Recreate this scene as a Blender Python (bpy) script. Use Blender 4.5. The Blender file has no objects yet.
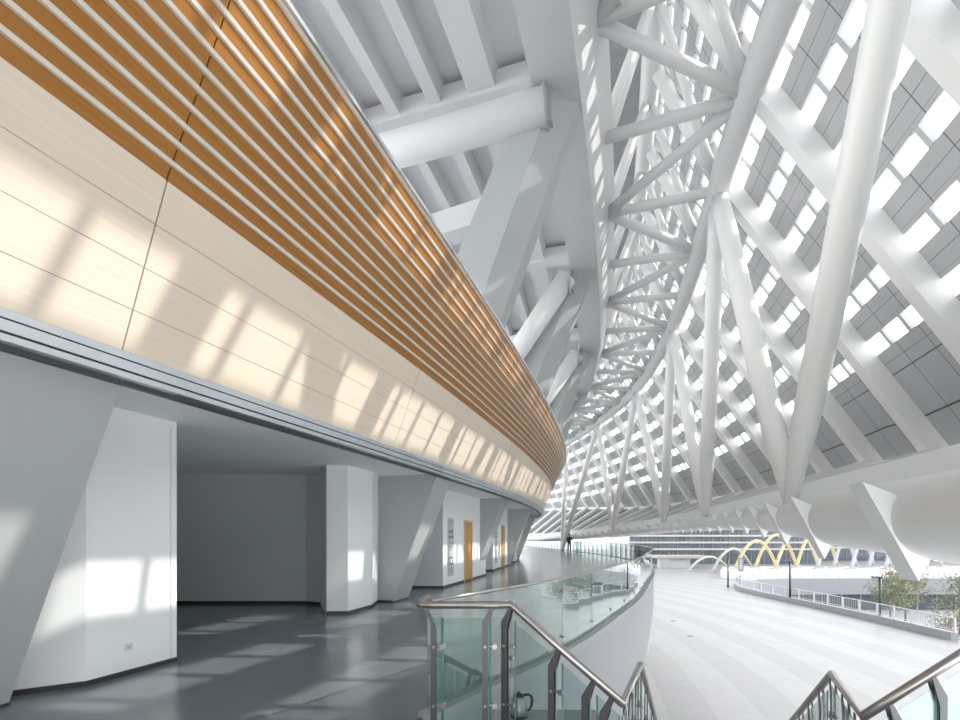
import bpy, bmesh, math, random
from mathutils import Vector, Matrix
random.seed(7)
S = bpy.context.scene
COL = S.collection
V = Vector
F = 480.0            # focal length in pixels at 960 wide
HZ = 536.0           # horizon row
EYE = 1.6

def P(px, py, Y):
    return V(((px-480.0)/F*Y, Y, EYE+(HZ-py)/F*Y))

# ---------------------------------------------------------------- materials
def new_mat(name):
    m = bpy.data.materials.new(name); m.use_nodes = True
    nt = m.node_tree
    b = nt.nodes.get('Principled BSDF')
    return m, nt, b

def mat(name, col, rough=0.5, metal=0.0, noise=0.0, nscale=6.0, bump=0.0, spec=0.5, stretch=(1, 1, 1)):
    m, nt, b = new_mat(name)
    b.inputs['Roughness'].default_value = rough
    b.inputs['Metallic'].default_value = metal
    b.inputs['Specular IOR Level'].default_value = spec
    if noise > 0 or bump > 0:
        tc = nt.nodes.new('ShaderNodeTexCoord'); mp = nt.nodes.new('ShaderNodeMapping')
        mp.inputs['Scale'].default_value = stretch
        nz = nt.nodes.new('ShaderNodeTexNoise'); nz.inputs['Scale'].default_value = nscale
        nz.inputs['Detail'].default_value = 5
        nt.links.new(tc.outputs['Object'], mp.inputs['Vector'])
        nt.links.new(mp.outputs['Vector'], nz.inputs['Vector'])
        mx = nt.nodes.new('ShaderNodeMix'); mx.data_type = 'RGBA'
        mx.inputs['A'].default_value = tuple(c*(1-noise) for c in col)+(1,)
        mx.inputs['B'].default_value = tuple(min(1, c*(1+noise)) for c in col)+(1,)
        nt.links.new(nz.outputs['Fac'], mx.inputs['Factor'])
        nt.links.new(mx.outputs['Result'], b.inputs['Base Color'])
        if bump > 0:
            bp = nt.nodes.new('ShaderNodeBump'); bp.inputs['Strength'].default_value = bump
            bp.inputs['Distance'].default_value = 0.01
            nt.links.new(nz.outputs['Fac'], bp.inputs['Height'])
            nt.links.new(bp.outputs['Normal'], b.inputs['Normal'])
    else:
        b.inputs['Base Color'].default_value = tuple(col)+(1,)
    return m

def glass(name, tint, refl=1.0, base=0.04):
    m, nt, b = new_mat(name)
    nt.nodes.remove(b)
    out = nt.nodes['Material Output']
    tr = nt.nodes.new('ShaderNodeBsdfTransparent'); tr.inputs['Color'].default_value = tuple(tint)+(1,)
    gl = nt.nodes.new('ShaderNodeBsdfGlossy'); gl.inputs['Roughness'].default_value = 0.0
    gl.inputs['Color'].default_value = (.95, 1, .99, 1)
    lw = nt.nodes.new('ShaderNodeLayerWeight'); lw.inputs['Blend'].default_value = 0.5
    pw = nt.nodes.new('ShaderNodeMath'); pw.operation = 'POWER'; pw.inputs[1].default_value = 5
    ma = nt.nodes.new('ShaderNodeMath'); ma.operation = 'MULTIPLY_ADD'
    ma.inputs[1].default_value = (1-base)*refl; ma.inputs[2].default_value = base*refl
    mx = nt.nodes.new('ShaderNodeMixShader')
    nt.links.new(lw.outputs['Facing'], pw.inputs[0]); nt.links.new(pw.outputs[0], ma.inputs[0])
    nt.links.new(ma.outputs[0], mx.inputs[0]); nt.links.new(tr.outputs[0], mx.inputs[1])
    nt.links.new(gl.outputs[0], mx.inputs[2]); nt.links.new(mx.outputs[0], out.inputs['Surface'])
    return m

def ramp_lines(nt, sock, width):
    """1 where fract(sock) < width"""
    fr = nt.nodes.new('ShaderNodeMath'); fr.operation = 'FRACT'
    nt.links.new(sock, fr.inputs[0])
    lt = nt.nodes.new('ShaderNodeMath'); lt.operation = 'LESS_THAN'; lt.inputs[1].default_value = width
    nt.links.new(fr.outputs[0], lt.inputs[0])
    return lt.outputs[0]

def uv_grid_mat(name, col, line, nu, nv, wu, wv, rough=.5, noise=.05):
    """panels with joint lines laid out in the mesh's UVs"""
    m, nt, b = new_mat(name)
    b.inputs['Roughness'].default_value = rough
    uv = nt.nodes.new('ShaderNodeUVMap'); uv.uv_map = 'UVMap'
    sp = nt.nodes.new('ShaderNodeSeparateXYZ'); nt.links.new(uv.outputs[0], sp.inputs[0])
    outs = []
    for k, n, w in ((0, nu, wu), (1, nv, wv)):
        mu = nt.nodes.new('ShaderNodeMath'); mu.operation = 'MULTIPLY_ADD'; mu.inputs[1].default_value = n
        mu.inputs[2].default_value = w/2
        nt.links.new(sp.outputs[k], mu.inputs[0])
        outs.append(ramp_lines(nt, mu.outputs[0], w))
    mxm = nt.nodes.new('ShaderNodeMath'); mxm.operation = 'MAXIMUM'
    nt.links.new(outs[0], mxm.inputs[0]); nt.links.new(outs[1], mxm.inputs[1])
    nz = nt.nodes.new('ShaderNodeTexNoise'); nz.inputs['Scale'].default_value = 1.5
    tc = nt.nodes.new('ShaderNodeTexCoord'); nt.links.new(tc.outputs['Object'], nz.inputs['Vector'])
    mx0 = nt.nodes.new('ShaderNodeMix'); mx0.data_type = 'RGBA'
    mx0.inputs['A'].default_value = tuple(c*(1-noise) for c in col)+(1,)
    mx0.inputs['B'].default_value = tuple(c*(1+noise) for c in col)+(1,)
    nt.links.new(nz.outputs['Fac'], mx0.inputs['Factor'])
    mx = nt.nodes.new('ShaderNodeMix'); mx.data_type = 'RGBA'
    nt.links.new(mxm.outputs[0], mx.inputs['Factor'])
    nt.links.new(mx0.outputs['Result'], mx.inputs['A'])
    mx.inputs['B'].default_value = tuple(line)+(1,)
    nt.links.new(mx.outputs['Result'], b.inputs['Base Color'])
    return m

def wood_mat(name, c0, c1, rough=.45, scale=3.0):
    """fine grain running along UV u"""
    m, nt, b = new_mat(name)
    b.inputs['Roughness'].default_value = rough
    uv = nt.nodes.new('ShaderNodeUVMap'); uv.uv_map = 'UVMap'
    mp = nt.nodes.new('ShaderNodeMapping'); mp.inputs['Scale'].default_value = (0.35*scale, 14*scale, 1)
    nt.links.new(uv.outputs[0], mp.inputs['Vector'])
    nz = nt.nodes.new('ShaderNodeTexNoise'); nz.inputs['Scale'].default_value = 2.0
    nz.inputs['Detail'].default_value = 6; nz.inputs['Roughness'].default_value = .6
    nt.links.new(mp.outputs['Vector'], nz.inputs['Vector'])
    rp = nt.nodes.new('ShaderNodeValToRGB')
    rp.color_ramp.elements[0].position = .3; rp.color_ramp.elements[0].color = tuple(c0)+(1,)
    rp.color_ramp.elements[1].position = .7; rp.color_ramp.elements[1].color = tuple(c1)+(1,)
    nt.links.new(nz.outputs['Fac'], rp.inputs['Fac'])
    nt.links.new(rp.outputs['Color'], b.inputs['Base Color'])
    return m

M = {}
M['steel'] = mat('white_painted_steel', (.88, .88, .87), .38, noise=.03, nscale=1.2)
M['steel_duct'] = mat('white_painted_ring_tube', (.80, .81, .815), .42, noise=.05, nscale=.8)
M['concrete'] = mat('light_grey_painted_concrete', (.44, .46, .465), .6, noise=.05, nscale=.9)
M['girder'] = mat('pale_grey_girder_paint', (.66, .67, .675), .5, noise=.04, nscale=1.0)
M['soffit'] = mat('pale_grey_concrete_soffit', (.68, .68, .685), .7, noise=.1, nscale=.7, bump=.15)
M['white_wall'] = mat('white_wall_paint', (.87, .88, .89), .5, noise=.015, nscale=.6)
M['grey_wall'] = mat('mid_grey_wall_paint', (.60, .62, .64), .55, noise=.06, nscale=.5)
M['ceiling'] = mat('white_ceiling_board', (.86, .885, .90), .6, noise=.02, nscale=.4)
M['dark_base'] = mat('black_skirting', (.03, .033, .036), .4)
M['trim'] = mat('brushed_aluminium_trim', (.55, .60, .63), .25, metal=.75, noise=.15, nscale=1.5)
M['trim_dark'] = mat('dark_trim_groove', (.05, .055, .06), .4)
M['panel_beige'] = wood_mat('pale_ash_veneer_panel', (.76, .65, .525), (.83, .725, .60), .4, 1.0)
M['slat_brown'] = wood_mat('golden_brown_timber_board', (.31, .120, .016), (.46, .205, .042), .4, 1.0)
M['batten'] = wood_mat('pale_timber_batten', (.72, .66, .57), (.79, .73, .64), .45, 1.0)
M['joint'] = mat('dark_board_joint', (.05, .025, .012), .8)
M['floor'] = mat('blue_grey_epoxy_floor', (.16, .19, .204), .22, noise=.28, nscale=.55, bump=.02)
M['fascia'] = mat('pale_grey_fascia_panel', (.25, .262, .285), .45, noise=.05, nscale=1.3, stretch=(4, 4, .15))
M['lip'] = mat('grey_slab_lip', (.26, .28, .30), .45)
M['plaza_concrete'] = mat('grey_granite_kerb', (.27, .28, .30), .6, noise=.08, nscale=2)
M['white_stone'] = mat('white_terrace_cladding', (.46, .46, .455), .5, noise=.03, nscale=.6)
M['bright_stone'] = mat('bright_white_fascia', (.86, .86, .86), .5)
M['fence'] = mat('white_painted_fence', (.58, .58, .58), .5)
M['far_mullion'] = mat('grey_window_mullion', (.26, .28, .29), .5)
M['stainless'] = mat('satin_stainless_steel', (.36, .345, .33), .3, metal=.9, noise=.06, nscale=9)
M['post'] = mat('dark_brushed_steel_post', (.10, .10, .105), .38, metal=.5, noise=.1, nscale=8)
M['kettle'] = mat('brushed_kettle_steel', (.30, .30, .305), .36, metal=.7, noise=.05, nscale=20)
M['glass'] = glass('green_tinted_railing_glass', (.84, .91, .895), 1.3)
M['glass_far'] = glass('shade_darkened_teal_railing_glass', (.48, .555, .55), 1.0)  # far panes tinted darker, so the bright plaza behind reads as shaded
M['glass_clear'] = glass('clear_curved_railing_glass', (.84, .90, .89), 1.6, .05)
M['skylight'] = glass('clear_skylight_glass', (.97, .98, .985), .6)
M['glass_edge'] = mat('green_glass_edge', (.10, .24, .22), .15)
M['black'] = mat('black_plastic', (.02, .02, .022), .35)
M['dark_metal'] = mat('dark_grey_lamp_metal', (.06, .065, .075), .4, metal=.5)
M['orange'] = wood_mat('honey_oak_door_veneer', (.50, .27, .075), (.60, .35, .12), .4, 1.0)
M['orange_frame'] = mat('pale_oak_door_frame', (.70, .48, .25), .45)
M['sign'] = mat('grey_sign_board', (.55, .57, .58), .4)
M['sign_dark'] = mat('charcoal_sign_print', (.17, .18, .19), .5)
M['plate'] = mat('white_plastic_plate', (.74, .76, .77), .35)
M['roof_panel'] = uv_grid_mat('grey_roof_panel', (.50, .505, .52), (.11, .11, .115), 3, 2, .022, .04, .5)
M['deck'] = mat('grey_corrugated_deck', (.42, .44, .455), .5)
M['mullion'] = mat('grey_skylight_bar', (.55, .57, .58), .4)
M['yellow'] = mat('pale_yellow_painted_steel', (.45, .36, .19), .45)
M['lemon'] = mat('lemon_tinted_steel', (.42, .395, .25), .45)
M['offwhite'] = mat('off_white_painted_steel', (.36, .345, .31), .45)
M['palegrey'] = mat('pale_grey_painted_steel', (.36, .37, .39), .45)
M['bark'] = mat('grey_brown_bark', (.22, .19, .16), .8, noise=.2, nscale=8)
M['leaf'] = mat('grey_green_leaf', (.17, .20, .105), .6, noise=.35, nscale=2.5)
M['leaf_dry'] = mat('olive_leaf', (.24, .22, .12), .6, noise=.3, nscale=2.5)
M['far_glass'] = mat('dark_blue_window_glass', (.085, .105, .125), .12, noise=.75, nscale=.35, stretch=(1, 1, 3))
M['gap_shade'] = mat('shade_toned_lower_panel', (.20, .205, .21), .7)  # shade of the lower facet put into the panel colour
M['cloth_dark'] = mat('charcoal_cloth', (.025, .028, .035), .8)
M['cloth_grey'] = mat('grey_trouser_cloth', (.07, .075, .085), .8)
M['skin'] = mat('skin', (.50, .32, .24), .5)
M['hair'] = mat('black_hair', (.015, .013, .012), .6)
M['blue'] = mat('pale_blue_mat', (.26, .38, .48), .6)

# plaza paving: broad bands concentric with the building + fine joints
def plaza_mat():
    m, nt, b = new_mat('white_granite_paving_bands')
    b.inputs['Roughness'].default_value = .42
    tc = nt.nodes.new('ShaderNodeTexCoord')
    ds = nt.nodes.new('ShaderNodeVectorMath'); ds.operation = 'DISTANCE'
    ds.inputs[1].default_value = (-62, 38, -5.5)
    nt.links.new(tc.outputs['Object'], ds.inputs[0])
    mu = nt.nodes.new('ShaderNodeMath'); mu.operation = 'MULTIPLY'; mu.inputs[1].default_value = 1/3.6
    nt.links.new(ds.outputs['Value'], mu.inputs[0])
    band = ramp_lines(nt, mu.outputs[0], .5)
    bk = nt.nodes.new('ShaderNodeTexBrick')
    bk.inputs['Scale'].default_value = 1.0; bk.inputs['Mortar Size'].default_value = .008
    bk.inputs['Brick Width'].default_value = 1.2; bk.inputs['Row Height'].default_value = .6
    bk.inputs['Color1'].default_value = (1, 1, 1, 1); bk.inputs['Color2'].default_value = (.95, .95, .95, 1)
    bk.inputs['Mortar'].default_value = (.72, .72, .73, 1)
    mp = nt.nodes.new('ShaderNodeMapping'); mp.inputs['Rotation'].default_value = (0, 0, math.radians(72))
    nt.links.new(tc.outputs['Object'], mp.inputs['Vector']); nt.links.new(mp.outputs['Vector'], bk.inputs['Vector'])
    nz = nt.nodes.new('ShaderNodeTexNoise'); nz.inputs['Scale'].default_value = .35; nz.inputs['Detail'].default_value = 4
    nt.links.new(tc.outputs['Object'], nz.inputs['Vector'])
    m1 = nt.nodes.new('ShaderNodeMix'); m1.data_type = 'RGBA'
    m1.inputs['A'].default_value = (.246, .247, .252, 1); m1.inputs['B'].default_value = (.212, .213, .218, 1)
    nt.links.new(band, m1.inputs['Factor'])
    m2 = nt.nodes.new('ShaderNodeMix'); m2.data_type = 'RGBA'; m2.blend_type = 'MULTIPLY'
    m2.inputs['Factor'].default_value = 1
    nt.links.new(m1.outputs['Result'], m2.inputs['A']); nt.links.new(bk.outputs['Color'], m2.inputs['B'])
    m3 = nt.nodes.new('ShaderNodeMix'); m3.data_type = 'RGBA'; m3.blend_type = 'MULTIPLY'
    m3.inputs['Factor'].default_value = .15
    nt.links.new(m2.outputs['Result'], m3.inputs['A']); nt.links.new(nz.outputs['Color'], m3.inputs['B'])
    nt.links.new(m3.outputs['Result'], b.inputs['Base Color'])
    return m
M['plaza'] = plaza_mat()

# ---------------------------------------------------------------- geometry helpers
class MB:
    def __init__(self):
        self.bm = bmesh.new(); self.uv = self.bm.loops.layers.uv.new('UVMap')
    def v(self, p): return self.bm.verts.new(V(p))
    def face(self, vs, smooth=False, uvs=None, mi=0):
        try: f = self.bm.faces.new(vs)
        except ValueError: return None
        f.smooth = smooth; f.material_index = mi
        if uvs:
            for l, u in zip(f.loops, uvs): l[self.uv].uv = u
        return f
    def quad(self, a, b, c, d, uvs=((0, 0), (1, 0), (1, 1), (0, 1)), mi=0):
        return self.face([self.v(a), self.v(b), self.v(c), self.v(d)], False, uvs, mi)
    def prism(self, poly, vec, mi=0):
        """closed planar polygon extruded by vec"""
        vec = V(vec); n = len(poly)
        a = [self.v(p) for p in poly]; b = [self.v(V(p)+vec) for p in poly]
        self.face(a[::-1], mi=mi); self.face(b, mi=mi)
        for i in range(n):
            j = (i+1) % n
            self.face([a[i], a[j], b[j], b[i]], uvs=((0, 0), (1, 0), (1, 1), (0, 1)), mi=mi)
        return self
    def box(self, lo, hi, mi=0):
        x0, y0, z0 = lo; x1, y1, z1 = hi
        return self.prism([(x0, y0, z0), (x1, y0, z0), (x1, y1, z0), (x0, y1, z0)], (0, 0, z1-z0), mi)
    def obox(self, c, ex, ey, ez, mi=0):
        """oriented box: centre and three half-extent vectors"""
        c, ex, ey, ez = V(c), V(ex), V(ey), V(ez)
        return self.prism([c-ex-ey-ez, c+ex-ey-ez, c+ex+ey-ez, c-ex+ey-ez], ez*2, mi)
    def beam(self, a, b, w, h, up=(0, 0, 1), mi=0):
        a, b = V(a), V(b); d = (b-a).normalized(); up = V(up)
        side = d.cross(up)
        if side.length < 1e-4: side = d.cross(V((1, 0, 0)))
        side.normalize(); u2 = side.cross(d).normalized()
        s, u = side*w/2, u2*h/2
        return self.prism([a-s-u, a+s-u, a+s+u, a-s+u], b-a, mi)
    def tube(self, pts, r, seg=12, cap=True, mi=0, closed=False):
        pts = [V(p) for p in pts]; n = len(pts)
        rs = r if isinstance(r, (list, tuple)) else [r]*n
        rings = []; prev = None
        for i, p in enumerate(pts):
            if closed: d = pts[(i+1) % n]-pts[i-1]
            elif i == 0: d = pts[1]-pts[0]
            elif i == n-1: d = pts[-1]-pts[-2]
            else: d = (pts[i+1]-p).normalized()+(p-pts[i-1]).normalized()
            d.normalize()
            if prev is None:
                a = d.cross(V((0, 0, 1)))
                if a.length < .05: a = d.cross(V((0, 1, 0)))
            else: a = prev-d*prev.dot(d)
            a.normalize(); prev = a; b = d.cross(a)
            rings.append([self.v(p+(a*math.cos(t)+b*math.sin(t))*rs[i]) for t in [2*math.pi*k/seg for k in range(seg)]])
        m = n if closed else n-1
        for i in range(m):
            A, B = rings[i], rings[(i+1) % n]
            for k in range(seg):
                k2 = (k+1) % seg
                self.face([A[k], A[k2], B[k2], B[k]], True, mi=mi)
        if cap and not closed:
            self.face(rings[0][::-1], mi=mi); self.face(rings[-1], mi=mi)
        return self
    def lathe(self, c, prof, seg=24, mi=0):
        c = V(c); rings = []
        for (r, z) in prof:
            rings.append([self.v(c+V((r*math.cos(2*math.pi*k/seg), r*math.sin(2*math.pi*k/seg), z))) for k in range(seg)])
        for A, B in zip(rings, rings[1:]):
            for k in range(seg):
                k2 = (k+1) % seg
                self.face([A[k], A[k2], B[k2], B[k]], True, mi=mi)
        self.face(rings[0][::-1], mi=mi); self.face(rings[-1], mi=mi)
        return self
    def sweep(self, sections, closed_profile=True, caps=True, mi=0, smooth=False, vs=None):
        """sections: list of point lists (same count); UV u = length along, v = along profile"""
        rows = [[self.v(p) for p in s] for s in sections]
        L = [0.0]
        for a, b in zip(sections, sections[1:]): L.append(L[-1]+(V(b[0])-V(a[0])).length)
        n = len(rows[0]); m = n if closed_profile else n-1
        Q = [0.0]
        for k in range(m): Q.append(Q[-1]+(V(sections[0][(k+1) % n])-V(sections[0][k])).length)
        for i in range(len(rows)-1):
            for k in range(m):
                k2 = (k+1) % n
                self.face([rows[i][k], rows[i+1][k], rows[i+1][k2], rows[i][k2]], smooth,
                          ((L[i], Q[k]), (L[i+1], Q[k]), (L[i+1], Q[k+1]), (L[i], Q[k+1])), mi)
        if caps and closed_profile:
            self.face(rows[0], mi=mi); self.face(rows[-1][::-1], mi=mi)
        return self

ROOTLOC = {}
def finish(o, mb, m, recalc=True):
    if recalc: bmesh.ops.recalc_face_normals(mb.bm, faces=mb.bm.faces[:])
    mb.bm.to_mesh(o.data); mb.bm.free()
    for mm in (m if isinstance(m, (list, tuple)) else [m]): o.data.materials.append(M[mm])
def obj(name, mb, m, parent=None, label=None, cat=None, group=None, kind=None, recalc=True):
    me = bpy.data.meshes.new(name); o = bpy.data.objects.new(name, me); COL.objects.link(o)
    if parent is None:
        vs = mb.bm.verts
        lo = V((min(v.co.x for v in vs), min(v.co.y for v in vs), min(v.co.z for v in vs)))
        hi = V((max(v.co.x for v in vs), max(v.co.y for v in vs), max(v.co.z for v in vs)))
        c = V(((lo.x+hi.x)/2, (lo.y+hi.y)/2, lo.z))
        if kind == 'structure' and name in ('floor', 'ground'): c = V((0, 0, 0))
        bmesh.ops.translate(mb.bm, verts=vs[:], vec=-c); o.location = c
        ROOTLOC[o] = V((0, 0, 0)) if False else c
    else:
        o.parent = parent
        o.matrix_parent_inverse = Matrix.Translation(-ROOTLOC.get(parent, V((0, 0, 0))))
        ROOTLOC[o] = V((0, 0, 0))
    finish(o, mb, m, recalc)
    tag(o, label, cat, group, kind)
    return o
def tag(o, label=None, cat=None, group=None, kind=None):
    if label: o['label'] = label
    if cat: o['category'] = cat
    if group: o['group'] = group
    if kind: o['kind'] = kind
    return o
def thing(name, loc, label=None, cat=None, group=None, kind=None):
    o = bpy.data.objects.new(name, None); COL.objects.link(o)
    o.empty_display_size = .3
    o.location = V(loc); ROOTLOC[o] = V(loc)
    return tag(o, label, cat, group, kind)
def copy_tree(src, loc, rotz=None, label=None, group=None):
    """copy of a thing with copies of its parts and sub-parts"""
    r = src.copy(); COL.objects.link(r); r.location = V(loc)
    if rotz is not None: r.rotation_euler = (0, 0, rotz)
    if label: r['label'] = label
    if group: r['group'] = group
    def rec(a, b):
        for ch in [c for c in a.children]:
            c = ch.copy(); COL.objects.link(c); c.parent = b; c.matrix_parent_inverse = ch.matrix_parent_inverse.copy()
            rec(ch, c)
    rec(src, r)
    return r

def interp(tab, x):
    if x <= tab[0][0]: return tab[0][1]
    for (a, b), (c, d) in zip(tab, tab[1:]):
        if x <= c: return b+(d-b)*(x-a)/(c-a)
    return tab[-1][1]
class Spline:
    """X as a smooth function of Y (cubic Hermite)"""
    def __init__(self, pts):
        self.y = [p[1] for p in pts]; self.x = [p[0] for p in pts]; n = len(pts)
        self.m = []
        for i in range(n):
            a, b = max(0, i-1), min(n-1, i+1)
            self.m.append((self.x[b]-self.x[a])/(self.y[b]-self.y[a]))
    def _seg(self, y):
        i = 0
        while i < len(self.y)-2 and y > self.y[i+1]: i += 1
        return i
    def f(self, y):
        i = self._seg(y); h = self.y[i+1]-self.y[i]; t = (y-self.y[i])/h
        return ((2*t**3-3*t*t+1)*self.x[i]+(t**3-2*t*t+t)*h*self.m[i]+(-2*t**3+3*t*t)*self.x[i+1]+(t**3-t*t)*h*self.m[i+1])
    def d(self, y):
        return (self.f(y+.05)-self.f(y-.05))/.1
BASE = Spline([(-20.1, -40), (-15.17, -26), (-8.1, -6), (-6.2, -.5), (-4.45, 4.54), (-2.12, 11.5), (.05, 18.7), (1.85, 26), (2.95, 33), (3.15, 38),
               (2.8, 44), (1.8, 52), (-.2, 62), (-3.2, 72), (-7.2, 82), (-12, 92)])
def nrm(u):
    n = V((1, -BASE.d(u), 0)); n.normalize(); return n
def tan(u):
    n = nrm(u); return V((-n.y, n.x, 0))
def C(u, s, z=0.0):
    n = nrm(u); return V((BASE.f(u)+s*n.x, u+s*n.y, z))
def us(a, b, step):
    n = max(1, int(round((b-a)/step)))
    return [a+(b-a)*i/n for i in range(n+1)]
ORD = ['nearest', 'second', 'third', 'fourth', 'fifth', 'sixth', 'seventh', 'eighth', 'ninth', 'tenth', 'eleventh', 'twelfth']

# ================================================================ SETTING: floor, walls, soffit
EDGE = Spline([(-2.2, 1.6), (-.5, 4.2), (1.22, 6.74), (3.14, 10.4), (4.0, 12.2), (5.45, 15.7), (7.05, 19.7), (8.55, 24), (9.55, 28.5),
               (10.1, 33), (10.25, 39), (10.0, 47), (9.3, 57), (8.0, 67), (6, 77), (3, 86)])
def edge_pt(y, off=0.0, z=0.0):
    d = EDGE.d(y); n = V((1, -d, 0)).normalized()
    return V((EDGE.f(y)+n.x*off, y+n.y*off, z))
EY = us(4.2, 10, .4)[:-1]+us(10, 40, .75)[:-1]+us(40, 86, 1.5)

fl = MB()
poly = [V((-34, -34, 0)), V((-8, -34, 0)), V((.2, -5, 0)), V((.2, 3.72, 0)), V((-.42, 3.78, 0)), V((-.55, 3.95, 0))]
poly += [edge_pt(y) for y in EY] + [V((-22, 86, 0))]
fl.prism(poly[::-1], (0, 0, -.25))
obj('floor', fl, 'floor', label='dark blue-grey polished floor of the curved balcony', kind='structure')

# fascia under the balcony edge and slab lip
m = MB()
m.sweep([[edge_pt(y, .06, -.06), edge_pt(y, .06, -2.15), edge_pt(y, .0, -2.35), edge_pt(y, -.25, -2.35), edge_pt(y, -.25, -.06)] for y in EY], smooth=False)
obj('balcony_fascia', m, 'fascia', label='tall pale grey fascia curving below the glass balcony railing', kind='structure')
m = MB()
m.sweep([[edge_pt(y, .10, -.06), edge_pt(y, .10, .05), edge_pt(y, -.06, .05), edge_pt(y, -.06, -.06)] for y in EY])
obj('balcony_lip', m, 'lip', label='dark grey channel along the balcony edge holding the glass', kind='structure')

# plaza
m = MB()
pl = [(-20, 1, -5.5), (90, 1, -5.5), (90, 32.4, -5.5), (32.6, 32.4, -5.5), (33.2, 40, -5.5), (33.4, 48, -5.5), (33.4, 58, -5.5), (33.8, 62, -5.5), (35.2, 66, -5.5), (38, 70, -5.5), (42, 73, -5.5), (48, 75, -5.5),
      (130, 75, -5.5), (130, 260, -5.5), (-60, 260, -5.5), (-60, 1, -5.5)]
m.prism(pl[::-1], (0, 0, -.4))
obj('ground', m, 'plaza', label='white banded stone plaza below the balcony', kind='structure')
m = MB(); m.box((32, 32.4, -10.4), (140, 76, -10))
obj('ground_court', m, 'plaza_concrete', label='pale floor of the sunken court with trees', kind='structure')

# soffit of the balcony corridor
m = MB(); UU = us(-32, 62, 1.0)
m.sweep([[C(u, 1.24, 3.05), C(u, -1.0, 3.05), C(u, -13 if u < 45 else -8, 3.05), C(u, -13 if u < 45 else -8, 3.25), C(u, 1.24, 3.25)] for u in UU])
obj('ceiling', m, 'ceiling', label='smooth pale ceiling over the balcony corridor', kind='structure')

# inner walls of the corridor (near rooms)
def wall_run(name, pts, m, h=3.05, label=None, base=True, th=.0):
    mb = MB(); b2 = MB()
    for a, b in zip(pts, pts[1:]):
        a, b = V((a[0], a[1], 0)), V((b[0], b[1], 0)); d = (b-a).normalized(); n = V((d.y, -d.x, 0))   # n to the right of travel
        mb.prism([a, b, b-n*.2, a-n*.2], (0, 0, h))
        b2.prism([a+n*.012-d*.01, b+n*.012+d*.01, b-n*.05, a-n*.05], (0, 0, .07))
    o = obj(name, mb, m, label=label, kind='structure')
    if base: obj('baseboard', b2, 'dark_base', parent=o)
    return o
# near white room: chamfered corner, long face, return edge
m = MB()
room = [(-8.5, 3.95), (-4.72, 4.78), (-4.2, 5.12), (-3.88, 6.14), (-4.02, 6.22), (-8.5, 7.0)]
m.prism([V((x, y, 0)) for x, y in room], (0, 0, 3.05))
w1 = obj('wall_room_near', m, 'white_wall', label='white faceted room wall beside the nearest raked column', kind='structure')
m = MB()
for a, b in zip(room[:-1], room[1:]):
    a, b = V((*a, 0)), V((*b, 0)); d = (b-a).normalized(); n = V((d.y, -d.x, 0))
    m.prism([a+n*.012, b+n*.012, b-n*.05, a-n*.05], (0, 0, .055))
obj('baseboard', m, 'dark_base', parent=w1)
# corner joint strip near the end of the white wall
m = MB(); a = V((-3.905, 6.06, 0)); m.obox((a.x+.004, a.y, 1.5), (.004, 0, 0), (0, .006, 0), (0, 0, 1.46))
obj('corner_joint', m, 'plate', parent=w1)
# recess
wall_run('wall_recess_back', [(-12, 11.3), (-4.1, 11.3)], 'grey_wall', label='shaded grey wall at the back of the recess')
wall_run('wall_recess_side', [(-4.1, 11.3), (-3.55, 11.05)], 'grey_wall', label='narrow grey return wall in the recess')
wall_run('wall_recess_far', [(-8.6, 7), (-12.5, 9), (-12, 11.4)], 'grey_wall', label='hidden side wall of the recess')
m = MB(); pier = [(-3.14, 9.82), (-2.71, 9.85), (-2.43, 10.8), (-2.5, 12.3), (-3.9, 11.6), (-3.6, 10.9)]
m.prism([V((x, y, 0)) for x, y in pier], (0, 0, 3.05))
w2 = obj('wall_pier', m, 'white_wall', label='white wall pier between the grey recess and the second raked column', kind='structure')
m = MB()
for a, b in zip(pier[:3], pier[1:4]):
    a, b = V((*a, 0)), V((*b, 0)); d = (b-a).normalized(); n = V((d.y, -d.x, 0))
    m.prism([a+n*.012, b+n*.012, b-n*.05, a-n*.05], (0, 0, .06))
obj('baseboard', m, 'dark_base', parent=w2)

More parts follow.
